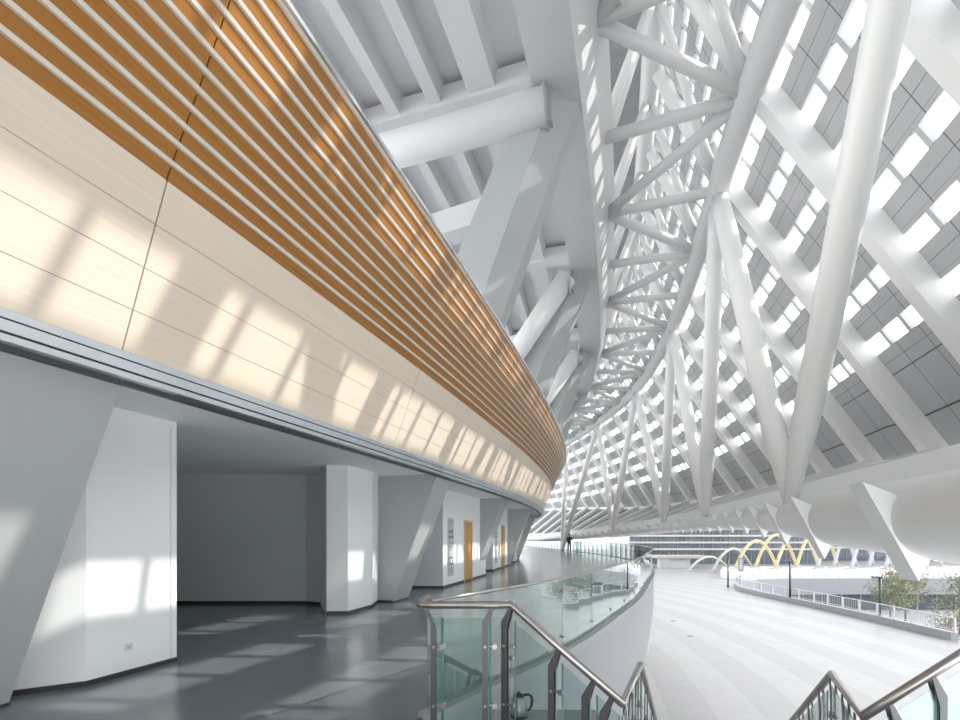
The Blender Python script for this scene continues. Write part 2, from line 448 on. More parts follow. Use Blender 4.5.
# rooms of the further bays: end wall facing us, long white wall with door and sign board
FU = [-3.6, 4.12, 11.95, 19.05, 26.2, 33.2, 40.4, 47.6]      # centres of the raked columns
doorn = 0
for k in range(2, 7):
    u0, u1 = FU[k]+2.75, FU[k+1]+.4
    sb = -.02 if k == 2 else -.3; a = C(u0, sb); b = C(u1, sb); ins = C(u0-.05, -4.0)
    ins = V((ins.x, a.y+.05, 0))
    t = (b-a).normalized(); n = V((t.y, -t.x, 0))
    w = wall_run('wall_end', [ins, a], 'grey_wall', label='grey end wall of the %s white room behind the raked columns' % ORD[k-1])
    w = wall_run('wall_room', [a, b], 'white_wall', label='white room wall in the %s bay along the corridor' % ORD[k])
    L = (b-a).length; doorn += 1
    d0 = a+t*2.07; dw = .95; dh = 2.15
    dr = thing('door_%d' % doorn, d0, label='honey oak door in the white wall of the %s bay' % ORD[k], kind='structure')
    mm = MB()
    for off in (0, dw-.07): mm.prism([d0+t*off+n*.03, d0+t*(off+.07)+n*.03, d0+t*(off+.07)-n*.04, d0+t*off-n*.04], (0, 0, dh))
    p = d0+V((0, 0, dh-.07)); mm.prism([p+n*.03, p+t*dw+n*.03, p+t*dw-n*.04, p-n*.04], (0, 0, .07))
    obj('frame', mm, 'orange_frame', parent=dr)
    mm = MB(); p = d0+t*.07
    mm.prism([p+n*.012, p+t*(dw-.14)+n*.012, p+t*(dw-.14)-n*.02, p-n*.02], (0, 0, dh-.07))
    lf = obj('leaf', mm, 'orange', parent=dr)
    mm = MB(); p = d0+t*(dw-.2)+n*.06+V((0, 0, 1.02)); mm.tube([p-n*.05, p, p-t*.12], .012, 8)
    obj('handle', mm, 'stainless', parent=lf)
    # sign board: grey column of pictogram cells
    if k <= 3:
        s0 = a+t*.42+V((0, 0, .32)); sw, sh = .50, 1.85
        sg = thing('wall_sign', s0, label='tall grey information board on the white wall of the %s bay' % ORD[k], cat='sign', group='information boards on the corridor walls')
        mm = MB(); mm.prism([s0+n*.03, s0+t*sw+n*.03, s0+t*sw+n*.001, s0+n*.001], (0, 0, sh)); obj('board', mm, 'sign', parent=sg)
        mm = MB(); rr = random.Random(5)
        def cell(x0, x1, z0, z1):
            q = s0+n*.031; mm.prism([q+t*x0+V((0, 0, z0)), q+t*x1+V((0, 0, z0)), q+t*x1+V((0, 0, z1)), q+t*x0+V((0, 0, z1))], n*.003)
        for x in (.06, .19, .32):
            cell(x, x+.09, 1.36, 1.47)
        for x in (.05, .27): cell(x, x+.16, 1.20, 1.30)
        for j in range(7): cell(.06, .06+rr.uniform(.2, .38), 1.08-j*.045, 1.095-j*.045)
        cell(.10, .38, .36, .62)
        for j in range(4): cell(.06, .06+rr.uniform(.2, .38), .26-j*.05, .275-j*.05)
        for j in range(3): cell(.06, .44-.1*j, 1.74-j*.06, 1.755-j*.06)
        obj('lettering', mm, 'sign_dark', parent=sg)
        mm = MB(); q = s0+n*.034; mm.prism([q+t*.17+V((0, 0, .42)), q+t*.31+V((0, 0, .42)), q+t*.31+V((0, 0, .56)), q+t*.17+V((0, 0, .56))], n*.003)
        obj('printed_panel', mm, 'plate', parent=sg)
# long inner wall that closes the corridor towards the far end
wall_run('wall_inner', [C(54, -2.2)]+[C(u, -2.2) for u in us(56, 62, 2)], 'white_wall', label='white inner wall at the far end of the corridor')

# socket on the near wall
q = V((-4.2, 5.12, 0)); e = V((-3.88, 6.14, 0)); t = (e-q).normalized(); n = V((t.y, -t.x, 0))
Yc = 5.55; c = q+t*((Yc-q.y)/t.y); c.z = 1.6+(536-647)/480*c.y
so = thing('wall_socket', c, label='small white socket plate low on the near white wall', cat='socket')
mm = MB(); mm.obox(c+n*.005, t*.043, n*.005, V((0, 0, .043))); obj('plate', mm, 'plate', parent=so)
mm = MB(); mm.obox(c+n*.011, t*.022, n*.002, V((0, 0, .022))); obj('socket_face', mm, 'sign', parent=so)

# ================================================================ raked frames (column + tie tube + radial beam)
for k, u in enumerate(FU):
    n, t = nrm(u), tan(u); b = C(u, 0 if k < 3 else -.28)
    if k == 1: n = V((.995, -.1, 0)).normalized()
    nm = ['behind the camera', 'nearest', 'second', 'third', 'fourth', 'fifth', 'sixth', 'seventh'][k]
    fr = thing('raked_frame', b, label=('grey raked column just behind the near end of the timber band' if k == 0 else
               'pale grey raked concrete column, %s along the corridor, leaning out to the ring girder' % nm),
               cat='column', group='raked columns along the building')
    def at(s, z): return b+n*s+V((0, 0, z))
    m = MB(); TH = .43
    secs = []
    for s0, z, dep, ch in ((0, 0, 1.5, .02), (1.56, 4.0, 1.55, .02), (2.35, 6.03, 1.65, .42), (4.38, 11.25, 1.2, .42)):
        secs.append([at(s0-dep, z)-t*TH, at(s0-ch*1.15, z)-t*TH, at(s0, z)-t*(TH-ch), at(s0, z)+t*TH, at(s0-dep, z)+t*TH])
    m.sweep(secs)
    obj('column', m, 'concrete', parent=fr)
    m = MB()
    m.prism([at(.012, -.0)-t*(TH+.012), at(.012, 0)+t*(TH+.012), at(-1.5, 0)+t*(TH+.012), at(-1.5, 0)-t*(TH+.012)], (0, 0, .05))
    obj('skirting', m, 'dark_base', parent=fr)
    m = MB(); m.tube([at(3.75, 10.85)-t*.5, at(-3.6, 10.75)-t*.5] if k <= 2 else [at(3.6, 11.0)-t*.75, at(.7, 7.0)-t*.75], .37, 28); tt = obj('tie_tube', m, 'steel', parent=fr)
    if k > 2: t = t*1.4
    m = MB(); m.tube([at(3.7, 10.85)-t*.5, at(3.76, 10.85)-t*.5], .42, 24)
    m.obox(at(3.8, 11.05)-t*.4, n*.05, t*.12, V((0, 0, .5))); obj('end_plate', m, 'concrete', parent=tt)
    t = tan(u)
    m = MB(); m.beam(at(3.0, 9.2), at(-3, 8.6), .5, .55); obj('cross_beam', m, 'soffit', parent=fr)
    m = MB(); m.beam(at(4.0, 12.6)+t*.6, at(-8, 12.6)+t*.6, .5, .5); obj('radial_beam', m, 'soffit', parent=fr)

# concrete soffit with concentric ribs above
m = MB(); UR = us(-32, 62, 1.25)
m.sweep([[C(u, 4.2, 13.0), C(u, -9, 13.0), C(u, -9, 13.3), C(u, 4.2, 13.3)] for u in UR])
obj('ceiling_upper', m, 'soffit', label='pale grey concrete soffit above the raked columns', kind='structure')
for j, (s, w) in enumerate([(-6.2, .34), (-5.0, .34), (-3.8, .34), (-2.6, .34), (-1.45, .38), (-.35, .42), (.78, .44), (2.0, .8)]):
    m = MB()
    m.sweep([[C(u, s-w/2, 13.05), C(u, s-w/2+.06, 12.45), C(u, s+w/2-.06, 12.45), C(u, s+w/2, 13.05)] for u in UR])
    obj('trim_%d' % (j+1), m, 'soffit', label='concentric concrete rib of the upper soffit, number %d outward' % (j+1), kind='structure')

# ring girder: box section leaning outwards, over the column heads
m = MB()
m.sweep([[C(u, 3.45, 11.25), C(u, 4.42, 11.25), C(u, 5.0, 12.75), C(u, 3.45, 12.75)] for u in UR])
rg = obj('ring_girder', m, 'girder', label='pale grey box girder running along the heads of the raked columns', cat='girder')

# ================================================================ timber band
band = thing('timber_band', C(11, 1.3, 3.0), label='curved band of pale veneer panels and golden timber slats along the building', cat='cladding')
UB = us(-32.0, 58, .8)
def bs(z):     # outward offset of the band face at height z
    return .395*z+.104 if z <= 4.574 else .395*4.574+.104+.49*(z-4.574)
# metal trim at the lower edge
def strip(nm, mt, ra, rb, za, zb):
    m = MB(); m.sweep([[C(u, bs(za)+ra, za), C(u, bs(za)+rb, za), C(u, bs(zb)+rb, zb), C(u, bs(zb)+ra, zb)] for u in UB]); obj(nm, m, mt, parent=band)
strip('metal_trim', 'trim', -.04, .055, 3.00, 3.045)
strip('shadow_gap', 'trim_dark', -.04, .02, 3.045, 3.062)
strip('metal_trim', 'trim', -.04, .055, 3.062, 3.135)
strip('shadow_gap', 'trim_dark', -.04, .03, 3.135, 3.150)
strip('metal_trim', 'trim', -.04, .045, 3.150, 3.205)
strip('ceiling_track', 'trim_dark', -.13, -.07, 2.975, 3.05)
# dark backing so the joints read dark
m = MB()
m.sweep([[C(u, bs(3.2)-.10, 3.2), C(u, bs(4.574)-.06, 4.574), C(u, bs(6.22)-.06, 6.22), C(u, bs(6.22)-1.2, 6.22), C(u, bs(3.2)-1.2, 3.2)] for u in UB]); obj('backing', m, 'joint', parent=band)
# veneer panels: 4 rows per panel bay, thin open joints
zrow = [3.215, 3.555, 3.895, 4.234, 4.574]
PS = 4.55; seams = [4.626+PS*i for i in range(-5, 12)]
for a, b in zip(seams, seams[1:]):
    m = MB(); n_ = us(a+.006, b-.006, .75)
    for z0, z1 in zip(zrow, zrow[1:]):
        z1 -= .006
        m.sweep([[C(u, bs(z0), z0), C(u, bs(z1), z1), C(u, bs(z1)-.04, z1), C(u, bs(z0)-.04, z0)] for u in n_])
    obj('veneer_panel', m, 'panel_beige', parent=band)
# slats: timber boards and pale battens
NS = 12; z0s, z1s = 4.574, 6.22; pit = (z1s-z0s)/NS
for j in range(NS):
    za = z0s+pit*j; zb = za+pit
    zm = za+pit*.76
    m = MB(); jo = .02
    cuts = [-32.0, -4.5]+[x+.0*j for x in (4.626+.004*j, 13.726+.004*j, 22.8, 31.9, 41, 50)]+[58]
    for a, b in zip(cuts, cuts[1:]):
        n_ = us(a+.006, b-.006, .8)
        m.sweep([[C(u, bs(za)-.01, za), C(u, bs(zm)-.01, zm), C(u, bs(zm)-.05, zm), C(u, bs(za)-.05, za)] for u in n_])
    obj('timber_board', m, 'slat_brown', parent=band)
    m = MB()
    m.sweep([[C(u, bs(zm)-.04, zm), C(u, bs(zm)+.012, zm+.002), C(u, bs(zb)+.012, zb-.003), C(u, bs(zb)-.04, zb)] for u in UB])
    obj('pale_batten', m, 'batten', parent=band)
m = MB()
m.sweep([[C(u, bs(z1s)+.04, z1s), C(u, bs(z1s)+.04, z1s+.05), C(u, bs(z1s)-1.5, z1s+.05), C(u, bs(z1s)-1.5, z1s)] for u in UB]); obj('top_cap', m, 'trim', parent=band)

# ================================================================ canopy roof
DU = 2.95; U0 = 16.7
NODES = {i: U0+DU*i for i in range(-17, 21)}
def ridge_s(u): return 8.0+min(1.7, .012*max(0, 17-u)**2)
def fold_z(u): return interp([(0, 3.0), (13, 3.4), (19.6, 3.9), (46, 4.3), (60, 5.2), (80, 6)], u)
def ring_s(u): return interp([(0, 8.9), (32, 8.8), (40, 8.0), (60, 7.6)], u)
def ring_r(u): return interp([(8, .50), (11, .47), (14, .37), (17, .31), (60, .28)], u)
def ring_top(u): return interp([(4, 2.22), (9, 2.33), (12.6, 2.40), (21, 2.5), (32, 2.48), (42, 2.1), (60, 1.5)], u)
def ring_z(u): return ring_top(u)-ring_r(u)
ZK, ZU, SU = 12.0, 16.2, 6.1
def Kp(u): return C(u, ridge_s(u), ZK)
def Up(u): return C(u, SU, ZU)
def Fp(u): return C(u, ridge_s(u)+5.2, fold_z(u))
def Rp(u): return C(u, 4.72, 12.40)
def Gp(u): return C(u, ring_s(u)+.75, ring_top(u)+.16)

roof = thing('canopy_roof', Fp(20), label='sloping canopy roof of white rafters, grey panels and skylight strips', cat='roof')
def outn(u):   # outward normal of the main slope
    n = nrm(u); d = (Fp(u)-Kp(u)).normalized(); o = d.cross(tan(u)); 
    return o if o.dot(n) > 0 else -o
RD = .44
for i, u in NODES.items():
    if i < -16: continue
    o = outn(u); t = tan(u)*.21; n = nrm(u)
    o2 = (Kp(u)-Up(u)).normalized().cross(tan(u)); o2 = o2 if o2.dot(n) > 0 else -o2
    a, k, f = Up(u), Kp(u), Fp(u)
    m = MB()
    kk = k+(o+o2).normalized()*RD
    f2 = f+(f-k).normalized()*.1
    m.prism([k-t, f2-t, f2+o*RD-t, k+o*RD-t], t*2)
    obj('rafter', m, 'steel', parent=roof)
    m = MB(); m.tube([a+o2*.12, k+o2*.12], .21, 14); obj('upper_rafter', m, 'steel', parent=roof)
    m = MB(); t3 = tan(u)*.22; a = a+(a-k).normalized()*1.1; m.prism([a+o*(RD+.0)-t3, k+o*(RD+.0)-t3, k+o*(RD+.12)-t3, a+o*(RD+.12)-t3], t3*2); obj('rafter_cap', m, 'steel', parent=roof)
    g = Gp(u); m = MB(); up = V((0, 0, 1)); d = (g-f).normalized(); w = d.cross(tan(u)); w = w if w.z > 0 else -w
    t = tan(u)*.30; m.prism([f+w*.28-t, g+w*.28-t, g-w*.1-t, f-w*.1-t], t*2)
    obj('lower_rafter', m, 'steel', parent=roof)
# purlin on the fold
m = MB(); UN = [NODES[i] for i in range(-16, 20)]; UF = us(UN[0], UN[-1], 1.2)
m.sweep([[Fp(u)+V((0, 0, -.2))-nrm(u)*.16, Fp(u)+V((0, 0, -.2))+nrm(u)*.3, Fp(u)+V((0, 0, .15))+nrm(u)*.3, Fp(u)+V((0, 0, .15))-nrm(u)*.16] for u in UF])
obj('fold_purlin', m, 'steel', parent=roof)
# bays: grey panels and skylight strips between the rafters
NR = 7; SK = .36; SKO = .10
def bay_rows(u_a, u_b, lo, hi, off, n, pan, sky, bars):
    ta, tb = tan(u_a)*.2, -tan(u_b)*.2
    def q(w, v):
        A = lo(u_a)+(hi(u_a)-lo(u_a))*v+off(u_a)+ta; B = lo(u_b)+(hi(u_b)-lo(u_b))*v+off(u_b)+tb
        return A+(B-A)*w
    nn = (q(1, 0)-q(0, 0)).cross(q(0, 1)-q(0, 0)).normalized()
    if nn.dot(nrm((u_a+u_b)/2)) < 0: nn = -nn
    for r in range(n):
        if sky is None: SKO, SK = 0, 0
        else: SKO, SK = .08, .38
        v0 = r/n; v1 = (r+SKO)/n; v2 = (r+SKO+SK)/n; v3 = (r+1)/n
        for (p0, p1, vv) in ((v2, v3, (0, 1)),) + (((v0, v1, (.8, 1)),) if SKO > 0 else ()):
            a, b, c, d = q(0, p0), q(1, p0), q(1, p1), q(0, p1)
            q_ = 0; pan.quad(a, b, c, d, ((0, vv[0]), (1, vv[0]), (1, vv[1]), (0, vv[1])))
            pan.quad(a+nn*.12, d+nn*.12, c+nn*.12, b+nn*.12)
            for e0, e1 in ((a, b), (c, d)): pan.quad(e0, e0+nn*.12, e1+nn*.12, e1)
        if sky is None: continue
        a, b, c, d = q(0, v1), q(1, v1), q(1, v2), q(0, v2)
        sky.quad(a+nn*.06, b+nn*.06, c+nn*.06, d+nn*.06)
        for w in (.14, .44, .74):
            x0, x1 = q(w, v1), q(w, v2); e = (q(1, v1)-q(0, v1)).normalized()*.06
            bars.prism([x0-e, x0+e, x0+e+nn*.1, x0-e+nn*.1], x1-x0)
for i in range(-16, 19):
    ua, ub = NODES[i], NODES[i+1]
    pan, sky, bars = MB(), MB(), MB()
    vz = lambda u, z: (ZK-z)/(ZK-fold_z(u)); Kq = lambda u: Kp(u)+(Fp(u)-Kp(u))*vz(u, 13.10+.51*(ridge_s(u)-8)); Fq = lambda u: Kp(u)+(Fp(u)-Kp(u))*vz(u, 5.74+.51*(ridge_s(u)-8))
    bay_rows(ua, ub, Kq, Fq, lambda u: outn(u)*RD, NR, pan, sky, bars)
    bay_rows(ua, ub, Fq, lambda u: Fp(u)+(Fp(u)-Kp(u))*.03, lambda u: outn(u)*RD, 1, pan, None, bars)
    bay_rows(ua, ub, Up, Kq, lambda u: outn(u)*RD, 4, pan, sky, bars)
    obj('roof_panels', pan, 'roof_panel', parent=roof, recalc=False)
    so = obj('skylight_glass', sky, 'skylight', parent=roof, recalc=False)
    obj('skylight_bars', bars, 'mullion', parent=so)
# lower inward facet panels (dark colour stands in for shade in the gaps between rafters)
for i in range(-16, 19):
    ua, ub = NODES[i], NODES[i+1]; m = MB()
    A, B, Cc, D = Fp(ua), Fp(ub), Gp(ub), Gp(ua)
    nn = (B-A).cross(D-A).normalized(); nn = nn if nn.z > 0 else -nn
    m.quad(A, B, Cc, D, ((0, 0), (1, 0), (1, 1), (0, 1))); m.quad(A-nn*.1, D-nn*.1, Cc-nn*.1, B-nn*.1)
    obj('lower_panel', m, 'gap_shade', parent=roof, recalc=False)

# upper deck from the top chord back over the building
m = MB(); pts = []
uu = us(NODES[-16], NODES[19], .32)
secs = []
for q_, u in enumerate(uu):
    z = 16.55+(.07 if q_ % 2 else 0)
    secs.append([C(u, SU+.5, z), C(u, -4, z), C(u, -4, z+.3), C(u, SU+.5, z+.3)])
m.sweep(secs)
obj('roof_deck', m, 'deck', label='grey corrugated roof deck above the ring truss', kind='structure')

# ================================================================ ring truss
tr = thing('ring_truss', Kp(U0), label='white tubular ring truss between the girder and the canopy', cat='truss')
m = MB(); m.tube([Kp(u) for u in us(NODES[-16], NODES[19], 1.4)], .33, 20); obj('ridge_tube', m, 'steel', parent=tr)
m = MB(); m.tube([Up(u) for u in us(NODES[-16], NODES[19], 1.4)], .30, 16); obj('top_chord', m, 'steel', parent=tr)
def strut(a, b, r):
    m = MB(); m.tube([a, b], r, 14); obj('strut', m, 'steel', parent=tr)
def Un(i): return Up(NODES[i]+.9)
for i in range(-3, 16):
    ur = NODES[i]+.7
    strut(Rp(ur), Kp(NODES[i]), .15)
    if i % 2 == 0:
        strut(Rp(ur), Kp(NODES[i-1]), .15)
        strut(Rp(ur), Kp(NODES[i+1]), .15)
    strut(Rp(ur-.15), Un(i), .13)
    strut(Rp(ur+.55), Un(i), .13)
    strut(Un(i), Kp(NODES[i+1]), .13)

# ================================================================ ring tube with saddle brackets
def Tp(u): return C(u, ring_s(u), ring_z(u))
rt = thing('ring_tube', Tp(10), label='large white ring tube carrying the inclined columns beyond the balcony', cat='ring beam')
m = MB(); uu_ = us(-26, 66, 1.0); m.tube([Tp(u) for u in uu_], [ring_r(u) for u in uu_], 36); obj('tube', m, 'steel_duct', parent=rt)
m = MB()
m.sweep([[Tp(u)+nrm(u)*a+V((0, 0, z-ring_r(u))) for a, z in ((.0, .03), (.9, -.04), (1.9, .12), (1.9, .28), (.9, .14), (.1, .12))] for u in uu_])
obj('eave_plate', m, 'steel', parent=rt)
m = MB()
m.sweep([[C(u, ring_s(u)+a, ring_top(u)+z) for a, z in ((-.02, -.14), (.95, -.10), (.95, .46), (.45, .40))] for u in uu_])
obj('gutter_beam', m, 'steel_duct', parent=rt)
for u in [8.4, 11.0, 13.0]+us(14.7, 48, 1.65):
    n, t = nrm(u), tan(u); c = Tp(u); m = MB(); k_ = ring_r(u)/.5; N = 9
    w_ = .20 if u < 10 else (.14 if u < 12 else .09)
    for j in range(N):
        f0, f1 = j/N, (j+1)/N
        def lin(f): return c+n*(-.775+.54*f)*k_+V((0, 0, (.42-1.16*f)*k_))
        def arc(f):
            q_ = math.radians(150+105*f); return c+n*math.cos(q_)*.49*k_+V((0, 0, math.sin(q_)*.49*k_))
        m.prism([lin(f0)-t*w_, lin(f1)-t*w_, arc(f1)-t*w_, arc(f0)-t*w_], t*2*w_)
    obj('saddle_bracket', m, 'steel_duct', parent=rt)

# ================================================================ inclined tube columns (V pairs)
topn = [-3, 0, 3, 6, 9, 12]
def vbase(px, py, Y): return P(px, py, Y)
BV = [vbase(790, 500, 10.2), vbase(705, 514, 19.3), vbase(664, 522, 29.5), vbase(613, 529.5, 39.5), V((8.9, 52.0, 0.0))]
desc = ['at the near end of the ring tube', 'second along the ring tube', 'third along the ring tube', 'fourth along the ring tube', 'at the far railing of the balcony']
for j, b in enumerate(BV):
    for side, i in ((0, topn[j]), (1, topn[j+1])):
        tp = Kp(NODES[i]); d = (tp-b).normalized(); L = (tp-b).length
        m = MB(); r = .26
        e = tp-d*.35
        m.tube([b-d*.12, b+d*.5, b+d*1.6, b+d*(L*.5), e-d*.8, e], [.13, .17, r*.93, r, r*.97, .23], 24)
        obj('tube_column', m, 'steel', label='white inclined tube column, %s leg of the V pair %s' % (('near', 'far')[side], desc[j]), cat='column',
            group='inclined white tube columns under the canopy')
# ================================================================ balcony glass railing
gr = thing('glass_railing', edge_pt(20), label='long curved frameless glass railing along the balcony edge', cat='railing')
ys = [4.25]; 
while ys[-1] < 82:
    y = ys[-1]; ys.append(y+1.42/math.sqrt(1+EDGE.d(y)**2))
for a, b in zip(ys, ys[1:]):
    n_ = us(a+.006, b-.006, .75); m = MB()
    m.sweep([[edge_pt(y, -.006, .05), edge_pt(y, .006, .05), edge_pt(y, .006, 1.0), edge_pt(y, -.006, 1.0)] for y in n_])
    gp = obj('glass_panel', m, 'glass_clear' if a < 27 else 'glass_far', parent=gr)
    if a < 14:
        m = MB(); p = edge_pt(b, 0, 0); n = (edge_pt(b, 1)-edge_pt(b, 0)).normalized()
        for z in (.22, .85):
            m = MB(); m.tube([p+n*-.03+V((0, 0, z)), p+n*.03+V((0, 0, z))], .02, 8); obj('glass_clamp', m, 'stainless', parent=gr)
    elif a > 19:
        m = MB(); p = edge_pt(b, -.05, 0); m.box((p.x-.02, p.y-.02, 0), (p.x+.02, p.y+.02, 1.0))
        obj('railing_post', m, 'post', parent=gr)
m = MB(); yy = us(4.3, 82, .6); m.tube([edge_pt(y, 0, 1.02) for y in yy], [.014 if y < 10 else min(.034, .014+.003*(y-10)) for y in yy], 10); obj('handrail', m, 'stainless', parent=gr)

# ================================================================ stairs and their railings
A = V((.25, 3.83, 0)); B = V((.976, 3.30, -.60)); D = V((1.43, 4.28, -.60)); H = V((.40, .92, -.589))
B2 = V((2.43, 3.05, -.60)); D2 = V((2.93, 4.0, -.60)); A2 = V((3.40, 3.05, .016))
def flight(name, top, bot, inward, w, n, label):
    m = MB(); inward = V(inward).normalized()
    run = V((bot.x-top.x, bot.y-top.y, 0)); rise = (top.z-bot.z)/n
    for i in range(n):
        p = top+run*(i/n); p.z = top.z-rise*i
        q = run/n
        m.prism([p+V((0, 0, -rise)), p+q+V((0, 0, -rise)), p+q+inward*w+V((0, 0, -rise)), p+inward*w+V((0, 0, -rise))], (0, 0, -.18))
    obj(name, m, 'plaza_concrete', label=label, cat='stairs')
flight('stair_flight', A, B, (-.59, -.81, 0), 1.5, 4, 'short stone stair flight going down from the balcony landing')
flight('stair_flight', A2, B2, (0, -1, 0), 1.5, 4, 'short stone stair flight on the far side of the stair landing')
flight('stair_flight', D, D+H*8.2, (.95, -.2, 0), 1.5, 32, 'long stone stair flight going down to the plaza')
m = MB(); m.prism([B+V((-.8, -1.2, -.2)), B2+V((0.2, -1.3, -.2)), B2+V((0, 0, -.2)), D2+V((0, 0, -.2)), D+V((0, 0, -.2)), B+V((0, 0, -.2))], (0, 0, .18))
obj('stair_landing', m, 'plaza_concrete', label='stone landing between the stair flights', cat='landing')
RH = 1.05
def railing(name, path, posts, label, panes, offs, extra=None):
    """path: floor points; posts: (segment, fraction); panes: (segment, f0, f1)"""
    root = thing(name, path[0], label=label, cat='railing')
    m = MB(); m.tube([p+V((0, 0, RH)) for p in path], .031, 14); obj('handrail', m, 'stainless', parent=root)
    def pt(s, f): return path[s]+(path[s+1]-path[s])*f
    for (s, f) in posts:
        p = pt(s, f); d = path[s+1]-path[s]; dh = V((d.x, d.y, 0)).normalized(); off = dh*(.06 if (s, f) == (4, -.1) else -.06)
        q = p+off; side = V((dh.y, -dh.x, 0))
        m = MB()
        zt = (pt(s, max(0, f-.01)).z-p.z)
        for sg in (-1, 1):
            c = q+side*.018*sg; hw = dh*.023
            base = c+V((0, 0, -.1)); kz = RH-.17
            tip = p+side*.018*sg+V((0, 0, RH-.02))
            m.prism([base-hw-side*.005, base+hw-side*.005, c+hw+V((0, 0, kz-.03))-side*.005, tip+hw*.6-side*.005, tip-hw*.6-side*.005, c-hw+V((0, 0, kz+.03))-side*.005], side*.010)
        po = obj('railing_post', m, 'post', parent=root)
        for z in (.25, .72):
            m = MB(); c = q+V((0, 0, z)); m.tube([c-side*.035, c+side*.035], .012, 8); m.tube([c, c+dh*.075], .011, 8)
            m.tube([c+dh*.075-side*.022, c+dh*.075+side*.022], .022, 12)
            obj('glass_clamp', m, 'stainless', parent=po)
    for (s, f0, f1) in panes:
        a, b = pt(s, f0), pt(s, f1); d = (b-a); dh = V((d.x, d.y, 0)).normalized(); side = V((dh.y, -dh.x, 0))*.006
        m = MB(); m.prism([a-side+V((0, 0, .06)), b-side+V((0, 0, .06)), b-side+V((0, 0, RH-.1)), a-side+V((0, 0, RH-.1))], side*2)
        g = obj('glass_panel', m, 'glass', parent=root)
        for e_ in (a, b):
            m = MB(); m.tube([e_+V((0, 0, .06)), e_+V((0, 0, RH-.1))], .0065, 6); obj('glass_edge', m, 'glass_edge', parent=g)
    return root
U = [V((-.47, 4.30, 0)), V((-.50, 4.05, 0)), V((-.49, 3.90, 0)), V((-.44, 3.845, 0)), V((-.38, 3.83, 0)), V((.12, 3.83, 0)), V((.25, 3.83, 0))]
pathL = U+[B, D, D+H*6.0]
railing('stair_railing', pathL, [(4, -.1), (4, .96), (6, .0), (6, .47), (6, .77), (6, .92), (7, .25), (7, .6), (7, .95)] + [(8, f) for f in (.1, .25, .4, .55, .7, .85)],
        'stainless steel railing with green glass around the stair beside the grey balcony floor',
        [(4, .0, .15), (4, .17, .93), (6, .04, .44), (6, .5, .74), (6, .80, .98), (7, .02, .5), (7, .52, .98)] + [(8, .02+.16*i, .17+.16*i) for i in range(6)], None)
pathR = [A2+V((.9, -.05, .0)), A2, B2, D2, D2+H*6.0]
railing('stair_railing', pathR, [(1, .18), (1, .55), (1, .83), (2, .12), (2, .5), (2, .97)] + [(3, f) for f in (.06, .13, .2, .3, .4, .55, .7, .85)],
        'stainless steel railing with glass around the stair in front of the bright plaza',
        [(1, .02, .5), (1, .52, .98), (2, .02, .48), (2, .52, .98)] + [(3, .02+.16*i, .17+.16*i) for i in range(6)], None)

# ledge with the kettle
m = MB(); m.prism([(.08, 4.08, -2.3), (1.06, 4.16, -2.3), (1.06, 4.42, -2.3), (.08, 4.42, -2.3)], (0, 0, 2.3))
obj('stair_ledge', m, 'lip', label='narrow grey ledge beside the stair on which the kettle stands', cat='ledge')
k0 = V((.345, 4.25, 0))
kt = thing('kettle', k0, label='small steel kettle with black handle on the ledge behind the stair railing', cat='kettle')
m = MB(); m.lathe(k0, [(.072, .018), (.076, .03), (.074, .07), (.066, .12), (.056, .165), (.050, .185), (.046, .186)], 28); obj('body', m, 'kettle', parent=kt)
m = MB(); m.lathe(k0, [(.074, 0), (.078, .004), (.078, .016), (.07, .019)], 28); obj('base', m, 'black', parent=kt)
m = MB(); m.lathe(k0, [(.049, .186), (.049, .196), (.035, .205), (.012, .208), (.010, .222), (.004, .224)], 24); obj('lid', m, 'black', parent=kt)
m = MB(); m.tube([k0+V((.045, 0, .192)), k0+V((.085, 0, .198)), k0+V((.112, 0, .178)), k0+V((.117, 0, .14)), k0+V((.108, 0, .09)), k0+V((.09, 0, .06)), k0+V((.07, 0, .055))],
                 [.010, .012, .013, .013, .012, .010, .008], 10); obj('handle', m, 'black', parent=kt)
m = MB(); m.tube([k0+V((-.052, 0, .14)), k0+V((-.075, 0, .165)), k0+V((-.085, 0, .18))], [.018, .014, .009], 10); obj('spout', m, 'stainless', parent=kt)

# ================================================================ person at the far railing
pb = V((9.30, 50.0, 0))
pr = thing('person', pb, label='person in dark clothes standing at the far curved glass railing', cat='person')
def skin_body(name, verts, edges, radii, mname, parent, root=0):
    me = bpy.data.meshes.new(name); me.from_pydata([pb+V(v) for v in verts], edges, [])
    o = bpy.data.objects.new(name, me); COL.objects.link(o)
    o.parent = parent; o.matrix_parent_inverse = Matrix.Translation(-ROOTLOC[parent]); ROOTLOC[o] = V((0, 0, 0))
    md = o.modifiers.new('skin', 'SKIN'); md.use_smooth_shade = True
    for i, r in enumerate(radii):
        r = r if isinstance(r, tuple) else (r, r)
        me.skin_vertices[0].data[i].radius = r
    me.skin_vertices[0].data[root].use_root = True
    sd = o.modifiers.new('sub', 'SUBSURF'); sd.levels = 1; sd.render_levels = 2
    o.data.materials.append(M[mname]); return o
bv = [(0, 0, .98), (0, 0, 1.12), (0, .01, 1.34), (0, 0, 1.50), (0, -.01, 1.57), (0, -.02, 1.68), (0, -.02, 1.80),
      (-.19, 0, 1.44), (-.26, .02, 1.17), (-.21, -.16, .98), (.19, 0, 1.44), (.28, -.02, 1.17), (.24, -.2, 1.02),
      (-.10, 0, .92), (-.11, -.02, .52), (-.11, .02, .10), (-.11, -.14, .04), (.10, 0, .92), (.12, -.01, .52), (.13, .03, .10), (.14, -.13, .04),
      (-.20, -.24, .95), (.23, -.28, 1.0)]
